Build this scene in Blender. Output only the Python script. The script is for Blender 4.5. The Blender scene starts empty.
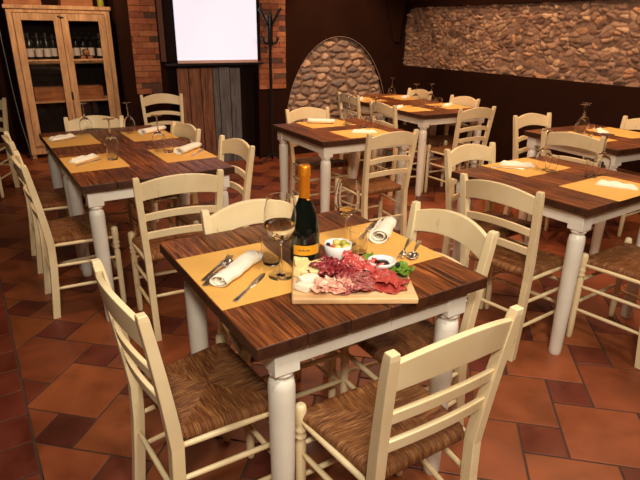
import bpy, bmesh, math, random
import numpy as np
from math import sin, cos, pi, radians
from mathutils import Vector, Matrix
random.seed(7); np.random.seed(7)
scn = bpy.context.scene
COL = scn.collection

# ------------------------------------------------------------------ camera
PITCH, ROLL, CAMZ = 0.3731, 0.01228, 1.4963
fw = Vector((0, cos(PITCH), -sin(PITCH))); rt = Vector((1, 0, 0)); up = rt.cross(fw)
R_ = cos(ROLL)*rt + sin(ROLL)*up; U_ = -sin(ROLL)*rt + cos(ROLL)*up
cd = bpy.data.cameras.new('camera'); cam = bpy.data.objects.new('camera', cd); COL.objects.link(cam)
cd.sensor_width = 36; cd.lens = 538.9*36/640
cam.matrix_world = Matrix(((R_.x, U_.x, -fw.x, 0), (R_.y, U_.y, -fw.y, 0), (R_.z, U_.z, -fw.z, CAMZ), (0, 0, 0, 1)))
cd.clip_start = 0.05
scn.camera = cam
vs = scn.view_settings
vs.view_transform = 'Standard'; vs.look = 'None'; vs.gamma = 1; vs.use_curve_mapping = False
vs.exposure = 0.0
w = bpy.data.worlds.new('world'); scn.world = w; w.use_nodes = True
w.node_tree.nodes['Background'].inputs[0].default_value = (1, .8, .6, 1)
w.node_tree.nodes['Background'].inputs[1].default_value = 0.05

def area(name, loc, tgt, size, power, col, sy=None, spread=180):
    l = bpy.data.lights.new(name, 'AREA'); l.energy = power; l.color = col; l.size = size
    if sy: l.shape = 'RECTANGLE'; l.size_y = sy
    l.spread = radians(spread)
    o = bpy.data.objects.new(name, l); COL.objects.link(o); o.location = loc
    o.rotation_euler = (Vector(tgt)-Vector(loc)).to_track_quat('-Z', 'Y').to_euler(); return o
def spot(name, loc, tgt, power, col, ang=70, r=.04, blend=.6):
    l = bpy.data.lights.new(name, 'SPOT'); l.energy = power; l.color = col; l.spot_size = radians(ang); l.spot_blend = blend
    l.shadow_soft_size = r
    o = bpy.data.objects.new(name, l); COL.objects.link(o); o.location = loc
    o.rotation_euler = (Vector(tgt)-Vector(loc)).to_track_quat('-Z', 'Y').to_euler(); return o
WARM = (1, .63, .38); MID = (1, .82, .60)
area('ceiling_light_key', (0.45, 0.55, 2.7), (0.1, 1.5, .7), .30, 32, (1, .87, .68))
area('ceiling_light_front', (0.1, -0.75, 2.6), (0.1, 1.5, .6), .30, 58, (1, .88, .70))
area('ceiling_light_side', (1.9, 0.9, 2.7), (0.9, 1.9, .5), .3, 17, MID)
area('ceiling_light_left', (-1.1, 2.4, 2.72), (-1.0, 3.0, .6), .3, 8, WARM, spread=120)
area('ceiling_light_right', (1.9, 2.6, 2.72), (1.5, 2.9, .6), .3, 13, WARM, spread=130)
area('ceiling_light_middle', (0.1, 4.0, 2.72), (0.2, 4.3, .5), .3, 20, WARM, spread=130)
area('ceiling_light_far', (1.0, 5.6, 2.72), (1.1, 5.6, .5), .3, 17, WARM, spread=130)
area('ceiling_light_corner', (2.0, 3.9, 2.72), (2.1, 4.2, .5), .3, 13, WARM, spread=130)
spot('spot_stone_a', (1.35, 6.2, 2.7), (1.75, 6.3, 1.4), 18, WARM, 110)
spot('spot_stone_b', (1.95, 5.1, 2.7), (2.4, 5.3, 1.4), 24, WARM, 110)
spot('spot_stone_c', (2.6, 4.0, 2.7), (3.0, 4.2, 1.4), 24, WARM, 110)
spot('spot_arch', (0.5, 6.0, 2.7), (0.2, 7.1, 1.0), 115, (1, .66, .42), 70)
spot('spot_brick_left', (-1.6, 5.1, 2.7), (-1.9, 6.0, 1.4), 24, WARM, 70)
spot('spot_brick_right', (-.4, 5.6, 2.7), (-.6, 6.7, 1.1), 26, WARM, 70)
spot('spot_cabinet', (-2.3, 5.2, 2.7), (-2.95, 6.6, 1.0), 125, (1, .66, .42), 75)

# ------------------------------------------------------------------ materials
MATS = {}
class NT:
    def __init__(s, name, **kw):
        m = bpy.data.materials.new(name); m.use_nodes = True; s.m = m; s.t = m.node_tree; s.n = s.t.nodes; s.l = s.t.links
        s.b = s.n['Principled BSDF']; MATS[name] = m
        for k, v in kw.items(): s.set(k, v)
    def set(s, k, v):
        k = {'rough': 'Roughness', 'metal': 'Metallic', 'col': 'Base Color', 'trans': 'Transmission Weight', 'ior': 'IOR', 'spec': 'Specular IOR Level',
             'coat': 'Coat Weight', 'sss': 'Subsurface Weight', 'alpha': 'Alpha', 'sheen': 'Sheen Weight'}.get(k, k)
        if isinstance(v, (tuple, list)) and len(v) == 3: v = (*v, 1)
        if hasattr(v, 'is_output'): s.l.new(v, s.b.inputs[k])
        else: s.b.inputs[k].default_value = v
    def node(s, t, **kw):
        n = s.n.new(t)
        for k, v in kw.items():
            if k in n.inputs.keys():
                if hasattr(v, 'is_output'): s.l.new(v, n.inputs[k])
                else: n.inputs[k].default_value = v
            else: setattr(n, k, v)
        return n
    def coords(s, scale=(1, 1, 1), kind='Object', rnd=False, rot=(0, 0, 0)):
        tc = s.node('ShaderNodeTexCoord'); mp = s.node('ShaderNodeMapping'); src = tc.outputs[kind]
        if rnd:
            oi = s.node('ShaderNodeObjectInfo'); mu = s.node('ShaderNodeMath', operation='MULTIPLY'); mu.inputs[1].default_value = 37.
            s.l.new(oi.outputs['Random'], mu.inputs[0])
            ad = s.node('ShaderNodeVectorMath', operation='ADD'); s.l.new(src, ad.inputs[0]); s.l.new(mu.outputs[0], ad.inputs[1]); src = ad.outputs[0]
        s.l.new(src, mp.inputs[0]); mp.inputs['Scale'].default_value = scale; mp.inputs['Rotation'].default_value = rot
        return mp.outputs[0]
    def noise(s, vec, scale=5, detail=4, rough=.6, dist=0):
        n = s.node('ShaderNodeTexNoise', Scale=scale, Detail=detail, Roughness=rough, Distortion=dist); s.l.new(vec, n.inputs['Vector']); return n.outputs['Fac']
    def ramp(s, fac, stops):
        r = s.node('ShaderNodeValToRGB'); s.l.new(fac, r.inputs[0]); e = r.color_ramp.elements
        while len(e) < len(stops): e.new(.5)
        for x, (p, c) in zip(e, stops): x.position = p; x.color = (*c, 1) if len(c) == 3 else c
        return r.outputs[0]
    def mix(s, a, b, f, mode='MIX'):
        n = s.node('ShaderNodeMix', data_type='RGBA', blend_type=mode)
        for i, v in ((6, a), (7, b), (0, f)):
            if hasattr(v, 'is_output'): s.l.new(v, n.inputs[i])
            else: n.inputs[i].default_value = (*v, 1) if isinstance(v, tuple) else v
        return n.outputs[2]
    def bump(s, h, strength=.3, dist=.01):
        b = s.node('ShaderNodeBump', Strength=strength, Distance=dist); s.l.new(h, b.inputs['Height']); s.l.new(b.outputs[0], s.b.inputs['Normal'])
def g(v): return tuple(((x/255)/12.92 if x/255 <= .04045 else ((x/255+.055)/1.055)**2.4) for x in v)
def simple(name, col, rough=.5, var=.12, scale=20, bump=0, **kw):
    t = NT(name, rough=rough, **kw)
    v = t.coords(rnd=True); n = t.noise(v, scale)
    t.set('col', t.ramp(n, [(.3, tuple(c*(1-var) for c in col)), (.7, tuple(min(1, c*(1+var)) for c in col))]))
    if bump: t.bump(n, bump, .004)
    return t.m
def edge_wear(t, base, worn, lo=.53, hi=.60):
    geo = t.node('ShaderNodeNewGeometry'); r = t.ramp(geo.outputs['Pointiness'], [(lo, (0, 0, 0)), (hi, (1, 1, 1))])
    n = t.noise(t.coords(rnd=True), 30, 3); m = t.node('ShaderNodeMath', operation='MULTIPLY'); t.l.new(r, m.inputs[0])
    r2 = t.ramp(n, [(.45, (0, 0, 0)), (.6, (1, 1, 1))]); t.l.new(r2, m.inputs[1])
    return t.mix(base, worn, m.outputs[0])

# cream paint of the chairs
def paint(name, a, b_, worn, amt):
    t = NT(name, rough=.36)
    n = t.noise(t.coords((1, 1, 1), rnd=True), 5, 3); base = t.ramp(n, [(.3, a), (.75, b_)])
    n2 = t.noise(t.coords((1, 1, .2), rnd=True), 55, 3); sp = t.ramp(n2, [(.66, (0, 0, 0)), (.76, (amt,)*3)])
    c_ = t.mix(base, worn, sp); t.set('col', edge_wear(t, c_, worn, .56, .64) if name == 'cream_paint' else c_); t.bump(n2, .05, .002)
paint('cream_paint', g((232, 209, 164)), g((246, 228, 188)), g((150, 106, 60)), .35)
paint('white_paint', g((228, 221, 208)), g((243, 239, 229)), g((176, 146, 120)), .35)
# rush
t = NT('woven_rush', rough=.5)
uv = t.node('ShaderNodeTexCoord').outputs['UV']
def uvmap(t, sc):
    mp = t.node('ShaderNodeMapping'); t.l.new(uv, mp.inputs[0]); mp.inputs['Scale'].default_value = sc; return mp.outputs[0]
strand = t.noise(uvmap(t, (300, 16, 1)), 1, 4, .65, .3); tone = t.noise(uvmap(t, (60, 9, 1)), 1, 4)
c1 = t.ramp(strand, [(.30, g((76, 44, 22))), (.5, g((152, 102, 60))), (.70, g((220, 172, 116)))])
t.set('col', t.mix(c1, t.ramp(tone, [(.35, g((176, 128, 88))), (.65, g((255, 240, 220)))]), .8, 'MULTIPLY')); t.bump(strand, 1.0, .008)
# table top wood
t = NT('table_wood', rough=.36)
v = t.coords((1, 1, 1), rnd=True); att = t.node('ShaderNodeAttribute', attribute_name='tint')
mp = t.node('ShaderNodeMapping'); t.l.new(v, mp.inputs[0]); mp.inputs['Scale'].default_value = (60, 2.6, 60)
ad = t.node('ShaderNodeVectorMath', operation='ADD'); t.l.new(mp.outputs[0], ad.inputs[0])
ml = t.node('ShaderNodeVectorMath', operation='SCALE'); t.l.new(att.outputs['Color'], ml.inputs[0]); ml.inputs['Scale'].default_value = 40; t.l.new(ml.outputs[0], ad.inputs[1])
gr = t.noise(ad.outputs[0], 1.4, 6, .65, 1.2); big = t.noise(v, 5, 4)
c = t.ramp(gr, [(.30, g((40, 20, 9))), (.45, g((104, 54, 24))), (.58, g((158, 90, 42))), (.76, g((214, 138, 74)))])
c = t.mix(c, t.ramp(big, [(.3, (.36, .32, .30)), (.7, (1.15, 1.1, 1.0))]), .9, 'MULTIPLY')
sep = t.node('ShaderNodeSeparateColor'); t.l.new(att.outputs['Color'], sep.inputs[0])
c = t.mix(c, t.ramp(sep.outputs[0], [(0, (.72, .68, .66)), (1, (1.15, 1.1, 1.05))]), 1.0, 'MULTIPLY')
t.set('col', c); t.bump(gr, .7, .006)
t.set('rough', t.ramp(gr, [(.3, (.55, .55, .55)), (.8, (.30, .30, .30))]))
simple('table_edge', g((62, 32, 17)), .5, .5, 24, .5)
# terracotta
t = NT('terracotta', rough=.42)
att = t.node('ShaderNodeAttribute', attribute_name='tint'); v = t.coords()
n = t.noise(v, 5, 6, .6, .5); n2 = t.noise(v, 40, 4)
c = t.mix(att.outputs['Color'], t.ramp(n, [(.3, (.62, .55, .5)), (.5, (.95, .93, .9)), (.72, (1.25, 1.2, 1.1))]), .9, 'MULTIPLY')
t.set('col', c); t.set('rough', t.ramp(n, [(.3, (.34, .34, .34)), (.7, (.55, .55, .55))])); t.bump(n2, .12, .003)
simple('grout', g((72, 56, 46)), .9, .2, 30, .2)
# stones and bricks
for nm, rg in (('stone', .85), ('brick', .8)):
    t = NT(nm, rough=rg); att = t.node('ShaderNodeAttribute', attribute_name='tint'); v = t.coords()
    n = t.noise(v, 22, 6, .7); n2 = t.noise(v, 90, 4)
    t.set('col', t.mix(att.outputs['Color'], t.ramp(n, [(.25, (.5, .46, .42)), (.5, (.95, .95, .95)), (.78, (1.35, 1.3, 1.2))]), .9, 'MULTIPLY')); t.bump(n, .6, .012)
simple('dark_wall', g((42, 21, 12)), .9, .15, 3, .1, spec=.08)
simple('painted_edge_light', g((176, 150, 134)), .9, .1, 3); simple('plaster', g((90, 66, 48)), .9, .1, 3)  # first one: light on the arch edge put into the colour
simple('black_metal', (.012, .011, .011), .35)
simple('dark_frame', g((30, 17, 11)), .8, spec=.1)
simple('brown_frame', g((92, 50, 30)), .5)
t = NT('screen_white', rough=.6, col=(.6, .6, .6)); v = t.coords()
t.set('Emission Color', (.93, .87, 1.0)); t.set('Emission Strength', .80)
simple('screen_border', g((236, 200, 196)), .6, .04)
def planks(name, a, b, c_, rough=.7, sc=(30, 30, 2), coat=0):
    t = NT(name, rough=rough); v = t.coords(sc, rnd=True); n = t.noise(v, 1.2, 6, .65, 1.); n2 = t.noise(t.coords((3, 3, 1.2), rnd=True), 2.5, 4)
    c = t.ramp(n, [(.28, a), (.5, b), (.75, c_)]); t.set('col', t.mix(c, t.ramp(n2, [(.35, (.6, .58, .56)), (.65, (1.1, 1.1, 1.1))]), .7, 'MULTIPLY')); t.bump(n, .3, .004)
planks('plank_brown', g((60, 34, 24)), g((130, 82, 58)), g((176, 126, 94)))
planks('plank_grey', g((56, 54, 58)), g((104, 102, 106)), g((136, 134, 136)))
planks('cabinet_wood', g((176, 124, 82)), g((222, 172, 122)), g((238, 198, 150)))
planks('crate_wood', g((140, 80, 42)), g((176, 110, 62)), g((200, 136, 86)), sc=(3, 30, 30))
planks('board_wood', g((206, 156, 106)), g((234, 192, 142)), g((246, 214, 170)), .5, (2, 30, 30))
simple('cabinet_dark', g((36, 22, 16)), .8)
simple('placemat_paper', g((228, 176, 92)), .7, .04, 6)
simple('napkin_cloth', g((246, 240, 226)), .85, .03, 60, .1, sheen=.2)
def thin_glass(name, tint=(1, 1, 1), k=1.0, base=.04):
    t = NT(name); tr = t.node('ShaderNodeBsdfTransparent'); tr.inputs[0].default_value = (*tint, 1); gl = t.node('ShaderNodeBsdfGlossy'); gl.inputs['Roughness'].default_value = .02
    lw = t.node('ShaderNodeLayerWeight'); lw.inputs['Blend'].default_value = .5; r_ = t.ramp(lw.outputs['Facing'], [(0, (base,)*3), (.55, (base*1.6,)*3), (.85, (.22*k,)*3), (1, (.75*k,)*3)])
    mx = t.node('ShaderNodeMixShader'); t.l.new(r_, mx.inputs[0]); t.l.new(tr.outputs[0], mx.inputs[1]); t.l.new(gl.outputs[0], mx.inputs[2])
    t.l.new(mx.outputs[0], t.n['Material Output'].inputs[0])
NT('glass', rough=.0, trans=1, ior=1.30, col=(1, 1, 1)); NT('bottle_glass', rough=.07, col=(.004, .006, .004), coat=.6)
NT('wine', rough=0, trans=1, ior=1.22, col=(1, .95, .82)); NT('wine_rose', rough=0, trans=1, ior=1.22, col=(1, .90, .80))
NT('steel', rough=.28, metal=1, col=(.78, .74, .70))
simple('gold_foil', g((232, 140, 30)), .32, .15, 90, .5, metal=.55)
simple('yellow_label', g((236, 164, 36)), .5, .03); simple('black_ink', (.02, .02, .02), .6)
simple('pale_label', g((225, 212, 200)), .6, .05); NT('dark_bottle', rough=.1, col=(.012, .012, .01), coat=.5)
simple('porcelain', g((240, 240, 242)), .2, .01, coat=.5)
simple('cheese_yellow', g((240, 222, 160)), .5, .06, 30, .15, sss=.1); simple('cheese_white', g((248, 242, 222)), .45, .03, 40, .1, sss=.1)
def meat(name, a, b, fat, lo, hi, sc=60, rough=.35):
    t = NT(name, rough=rough, coat=.2); v = t.coords(rnd=True); n = t.noise(v, sc*.4, 5, .6, .6); n2 = t.noise(v, sc, 3, .6, 1.2)
    t.set('col', t.mix(t.ramp(n, [(.3, a), (.7, b)]), fat, t.ramp(n2, [(lo, (0, 0, 0)), (hi, (1, 1, 1))]))); t.bump(n, .3, .004)
meat('salami_meat', g((134, 44, 48)), g((172, 76, 76)), g((232, 190, 180)), .56, .62, 260)
meat('cured_beef', g((112, 26, 36)), g((160, 52, 60)), g((226, 176, 170)), .66, .74, 70)
meat('cooked_ham', g((226, 150, 132)), g((240, 184, 162)), g((248, 226, 206)), .55, .62, 50)
meat('coppa_meat', g((178, 50, 52)), g((206, 88, 80)), g((240, 200, 186)), .56, .64, 60)
meat('prosciutto_meat', g((164, 48, 46)), g((196, 84, 74)), g((238, 186, 170)), .62, .72, 36)
simple('lettuce_leaf', g((104, 140, 40)), .5, .35, 60, .3); simple('olive_black', g((28, 18, 26)), .2, .2); simple('olive_green', g((170, 168, 60)), .3, .2)
simple('pickle_yellow', g((230, 206, 120)), .35, .1); simple('pepper_red', g((206, 50, 26)), .3, .1); simple('jam_dark', g((22, 9, 12)), .2, .3, 200, .6)
simple('cable_grey', g((90, 92, 92)), .5); simple('box_blue', g((52, 64, 96)), .6)
thin_glass('cabinet_glass', (.95, .95, .95), .4, .03)

# ------------------------------------------------------------------ mesh helpers
def holding(prof, d=.0006):
    out = [prof[0]]
    for (r0, z0), (r1, z1) in zip(prof[:-1], prof[1:]):
        L = math.hypot(r1-r0, z1-z0)
        if L > 3*d:
            k = d/L; out += [(r0+(r1-r0)*k, z0+(z1-z0)*k), (r1-(r1-r0)*k, z1-(z1-z0)*k)]
        out.append((r1, z1))
    return out
class MB:
    def __init__(s): s.v = []; s.f = []; s.sm = []; s.M = Matrix(); s.col = []; s.cc = None; s.uv = None; s.mi = []; s.cm = 0; s.raw = False
    def add(s, vs_, fs, smooth=False):
        o = len(s.v); s.v += [tuple(s.M @ Vector(p)) for p in vs_]
        for f in fs: s.f.append([i+o for i in f]); s.sm.append(smooth); s.col.append(s.cc); s.mi.append(s.cm)
    def box(s, c, d, rz=0, M=None):
        x, y, z = (k/2 for k in d); P = [Vector((a, b, e)) for a in (-x, x) for b in (-y, y) for e in (-z, z)]
        Rm = Matrix.Rotation(rz, 4, 'Z') if M is None else M
        s.add([Vector(c)+Rm @ p for p in P], [(0, 1, 3, 2), (4, 6, 7, 5), (0, 4, 5, 1), (2, 3, 7, 6), (0, 2, 6, 4), (1, 5, 7, 3)])
    def lathe(s, prof, seg=20, c=(0, 0, 0), cap=True, rx=1, ry=1):
        vs_ = []; fs = []
        for r, z in prof:
            for k in range(seg): a = 2*pi*k/seg; vs_.append((c[0]+r*rx*cos(a), c[1]+r*ry*sin(a), c[2]+z))
        n = len(prof)
        for i in range(n-1):
            for k in range(seg): k2 = (k+1) % seg; fs.append((i*seg+k, i*seg+k2, (i+1)*seg+k2, (i+1)*seg+k))
        s.add(vs_, fs, True)
        if cap:
            o = len(s.v)-len(vs_); s.f.append([o+k for k in range(seg)][::-1]); s.f.append([o+(n-1)*seg+k for k in range(seg)])
            s.sm += [False]*2; s.col += [s.cc]*2; s.mi += [s.cm]*2
    def tube(s, pts, rad, seg=10, flat=1.0, cap=True):
        pts = [Vector(p) for p in pts]; n = len(pts)
        if not hasattr(rad, '__len__'): rad = [rad]*n
        vs_ = []; fs = []; prev = None
        for i, p in enumerate(pts):
            d = (pts[min(i+1, n-1)]-pts[max(i-1, 0)]).normalized()
            a = prev if prev else (Vector((0, 0, 1)) if abs(d.z) < .9 else Vector((0, 1, 0)))
            x = d.cross(a).normalized(); y = x.cross(d).normalized(); prev = y
            for k in range(seg): t_ = 2*pi*k/seg; vs_.append(p+x*rad[i]*cos(t_)+y*rad[i]*flat*sin(t_))
        for i in range(n-1):
            for k in range(seg): k2 = (k+1) % seg; fs.append((i*seg+k, i*seg+k2, (i+1)*seg+k2, (i+1)*seg+k))
        if cap: fs.append(tuple(range(seg))[::-1]); fs.append(tuple((n-1)*seg+k for k in range(seg)))
        s.add(vs_, fs, True)
    def rings(s, rings, smooth=False, closed=True):   # list of equal length loops
        m = len(rings[0]); vs_ = [p for r in rings for p in r]; fs = []
        for i in range(len(rings)-1):
            for k in range(m if closed else m-1): k2 = (k+1) % m; fs.append((i*m+k, i*m+k2, (i+1)*m+k2, (i+1)*m+k))
        if closed: fs.append(tuple(range(m))[::-1]); fs.append(tuple((len(rings)-1)*m+k for k in range(m)))
        s.add(vs_, fs, smooth)
    def mesh(s, name):
        me = bpy.data.meshes.new(name); me.from_pydata(s.v, [], s.f); me.polygons.foreach_set('use_smooth', s.sm)
        me.polygons.foreach_set('material_index', s.mi)
        if any(c is not None for c in s.col):
            at = me.color_attributes.new('tint', 'FLOAT_COLOR', 'CORNER'); d = []
            for p, c in zip(me.polygons, s.col):
                c = c or (1, 1, 1); d += [*c, 1]*p.loop_total
            at.data.foreach_set('color', d)
        if s.raw: me.update(); return me
        bm = bmesh.new(); bm.from_mesh(me); bmesh.ops.recalc_face_normals(bm, faces=bm.faces); bm.to_mesh(me); bm.free()
        me.update(); return me
    def build(s, name, mat, parent=None, bevel=0, seg=2, loc=None, M=None):
        me = s.mesh(name)
        for m_ in (mat if isinstance(mat, (list, tuple)) else [mat]): me.materials.append(MATS[m_])
        return link(name, me, parent, bevel, seg, loc, M)
def link(name, me, parent=None, bevel=0, seg=2, loc=None, M=None):
    o = bpy.data.objects.new(name, me); COL.objects.link(o)
    if parent: o.parent = parent
    if M is not None: o.matrix_world = M
    if loc: o.location = loc
    if bevel:
        b = o.modifiers.new('bevel', 'BEVEL'); b.width = bevel; b.segments = seg; b.limit_method = 'ANGLE'; b.angle_limit = radians(40)
    return o
def tag(o, label, cat, group=None):
    o['label'] = label; o['category'] = cat
    if group: o['group'] = group
    return o
def empty(name, loc=(0, 0, 0), rz=0):
    o = bpy.data.objects.new(name, None); COL.objects.link(o); o.location = loc; o.rotation_euler = (0, 0, rz); o.empty_display_size = .1; return o
def struct(o): o['kind'] = 'structure'; return o
KIDS = {}
def copy_tree(o, parent=None):
    c = o.copy(); COL.objects.link(c)
    if parent: c.parent = parent
    for k in [x for x in ALLC(o)]: copy_tree(k, c)
    return c
def ALLC(o): return [x for x in COL.objects if x.parent == o]
class Proto:       # builds once, then copies
    def __init__(s, fn): s.fn = fn; s.o = None
    def __call__(s, loc, rz, label, cat, group=None):
        if s.o is None: s.o = s.fn(); o = s.o
        else: o = copy_tree(s.o)
        o.location = loc; o.rotation_euler = (0, 0, rz)
        for k in ('label', 'group'):
            if k in o: del o[k]
        tag(o, label, cat, group); return o
class Frame:
    def __init__(s, x, y, th): s.o = Vector((x, y)); s.th = th; s.e = Vector((cos(th), sin(th))); s.n = Vector((-sin(th), cos(th)))
    def p(s, a, b, z=0): q = s.o+a*s.e+b*s.n; return (q.x, q.y, z)
    def M(s, a=0, b=0, z=0, rz=0): return Matrix.Translation(s.p(a, b, z)) @ Matrix.Rotation(s.th+rz, 4, 'Z')

# ------------------------------------------------------------------ room shell
W = Frame(-.65, 6.65, radians(28))        # back wall: a runs right along it, +b is into the wall
RW = Frame(1.03, 7.54, radians(121-180))  # right wall: a runs towards the camera, +b is into the wall
HC = 2.8
# floor tiles
def clip(poly, p, nrm):
    out = []
    for i in range(len(poly)):
        a, b = poly[i], poly[(i+1) % len(poly)]; da = (a-p).dot(nrm); db = (b-p).dot(nrm)
        if da >= 0: out.append(a)
        if (da >= 0) != (db >= 0): out.append(a+(b-a)*(da/(da-db)))
    return out
def inset(poly, d):
    c = sum(poly, Vector((0, 0)))/len(poly); n = len(poly); res = []
    for i in range(n):
        a, b, c_ = poly[i-1], poly[i], poly[(i+1) % n]
        e1 = (b-a).normalized(); e2 = (c_-b).normalized(); n1 = Vector((-e1.y, e1.x)); n2 = Vector((-e2.y, e2.x))
        if (c-b).dot(n1) < 0: n1 = -n1
        if (c-b).dot(n2) < 0: n2 = -n2
        k = (n1+n2); k = k/max(.3, k.dot(n1)); res.append(b+k*d)
    return res
fb = MB()
BA, SB = .338, .169; tang = radians(-11); tx = Vector((cos(tang), sin(tang))); ty = Vector((-sin(tang), cos(tang)))
org = Vector((.819, 1.793)); bl_p = Vector((-1.40, 2.12)); bdir = Vector((.545, -.839)); bn = Vector((.839, .545))
def area2(p): return abs(sum(p[i].x*p[(i+1) % len(p)].y-p[(i+1) % len(p)].x*p[i].y for i in range(len(p))))/2
def tile(poly, col):
    if len(poly) < 3 or area2(poly) < 4e-4: return
    q = inset(poly, .004); q2 = inset(poly, .0065); fb.cc = col; n = len(q)
    fb.add([(v.x, v.y, -.004) for v in q]+[(v.x, v.y, -.0012) for v in q]+[(v.x, v.y, 0) for v in q2],
           [(i, (i+1) % n, n+(i+1) % n, n+i) for i in range(n)]+[(n+i, n+(i+1) % n, 2*n+(i+1) % n, 2*n+i) for i in range(n)]+[tuple(range(2*n, 3*n))])
def rc(base, v): k = random.uniform(1-v, 1+v); h = random.uniform(-.06, .06); return (base[0]*k, base[1]*k*(1+h), base[2]*k*(1-h))
cb, cs = g((143, 77, 45)), g((104, 47, 33))
X0, X1, Y0, Y1 = -6.0, 4.6, -1.6, 9.2
for i in range(-34, 34):
    for j in range(-34, 34):
        o = org+tx*(SB*i+BA*j)+ty*(BA*i-SB*j)
        if not (X0-.5 < o.x < X1+.5 and Y0-.5 < o.y < Y1+.5): continue
        sq = [o, o+tx*SB, o+tx*SB-ty*SB, o-ty*SB]
        bq0 = o+tx*SB-ty*SB
        bg = [bq0, bq0+tx*BA, bq0+tx*BA+ty*BA, bq0+ty*BA]
        bg = [v-ty*(BA-SB)*0 for v in bg]
        for poly, c, v in ((sq, cs, .22), (bg, cb, .2)):
            poly = clip(poly, bl_p, bn)
            tile(poly, rc(c, v))
for r in range(0, 14):          # border rows left of the running joint
    for k in range(-60, 14):
        p0 = bl_p-bn*(.36*(r+1)) + bdir*(.185*k+.06*(r % 2))
        tile([p0, p0+bn*.36, p0+bn*.36+bdir*.185, p0+bdir*.185], rc(g((112, 50, 36)), .22))
fl = MB(); fl.box(((X0+X1)/2, (Y0+Y1)/2, -.054), (X1-X0, Y1-Y0, .1))
fb.cm = 0
for vv, ff, sm_ in [(fl.v, fl.f, False)]:
    fb.cm = 1; fb.cc = None; fb.add(vv, ff, sm_)
struct(fb.build('floor', ['terracotta', 'grout']))
# ceiling
b = MB(); b.box(((X0+X1)/2, (Y0+Y1)/2, HC+.05), (X1-X0, Y1-Y0, .1)); struct(b.build('ceiling', 'dark_wall'))

def wall_hole(mb, a0, a1, z0, z1, th, holes):
    """wall in local frame: x along, y into the wall; holes = list of (x0,x1,fn_bottom,fn_top)"""
    xs = sorted({a0, a1} | {float(x) for h in holes for x in (h[4] if hasattr(h[4], '__len__') else np.linspace(h[0], h[1], h[4]))})
    def top(h, x): return h[3](x)
    for xa, xb in zip(xs[:-1], xs[1:]):
        xm = (xa+xb)/2; hs = [h for h in holes if h[0] < xm < h[1]]
        segs = [((z0, z0), (z1, z1))]
        if hs:
            h = hs[0]; segs = [((z0, z0), (h[2](xa), h[2](xb))), ((top(h, xa), top(h, xb)), (z1, z1))]
        for (la, lb), (ha, hb) in segs:
            if ha-la < 1e-5 and hb-lb < 1e-5: continue
            mb.add([(xa, 0, la), (xb, 0, lb), (xb, 0, hb), (xa, 0, ha), (xa, th, la), (xb, th, lb), (xb, th, hb), (xa, th, ha)],
                   [(0, 1, 2, 3), (7, 6, 5, 4), (0, 4, 5, 1), (3, 2, 6, 7)])
    for h in holes:     # jambs
        for x in (h[0], h[1]):
            if top(h, x)-h[2](x) > .01: mb.add([(x, 0, h[2](x)), (x, th, h[2](x)), (x, th, top(h, x)), (x, 0, top(h, x))], [(0, 1, 2, 3)])

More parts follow.
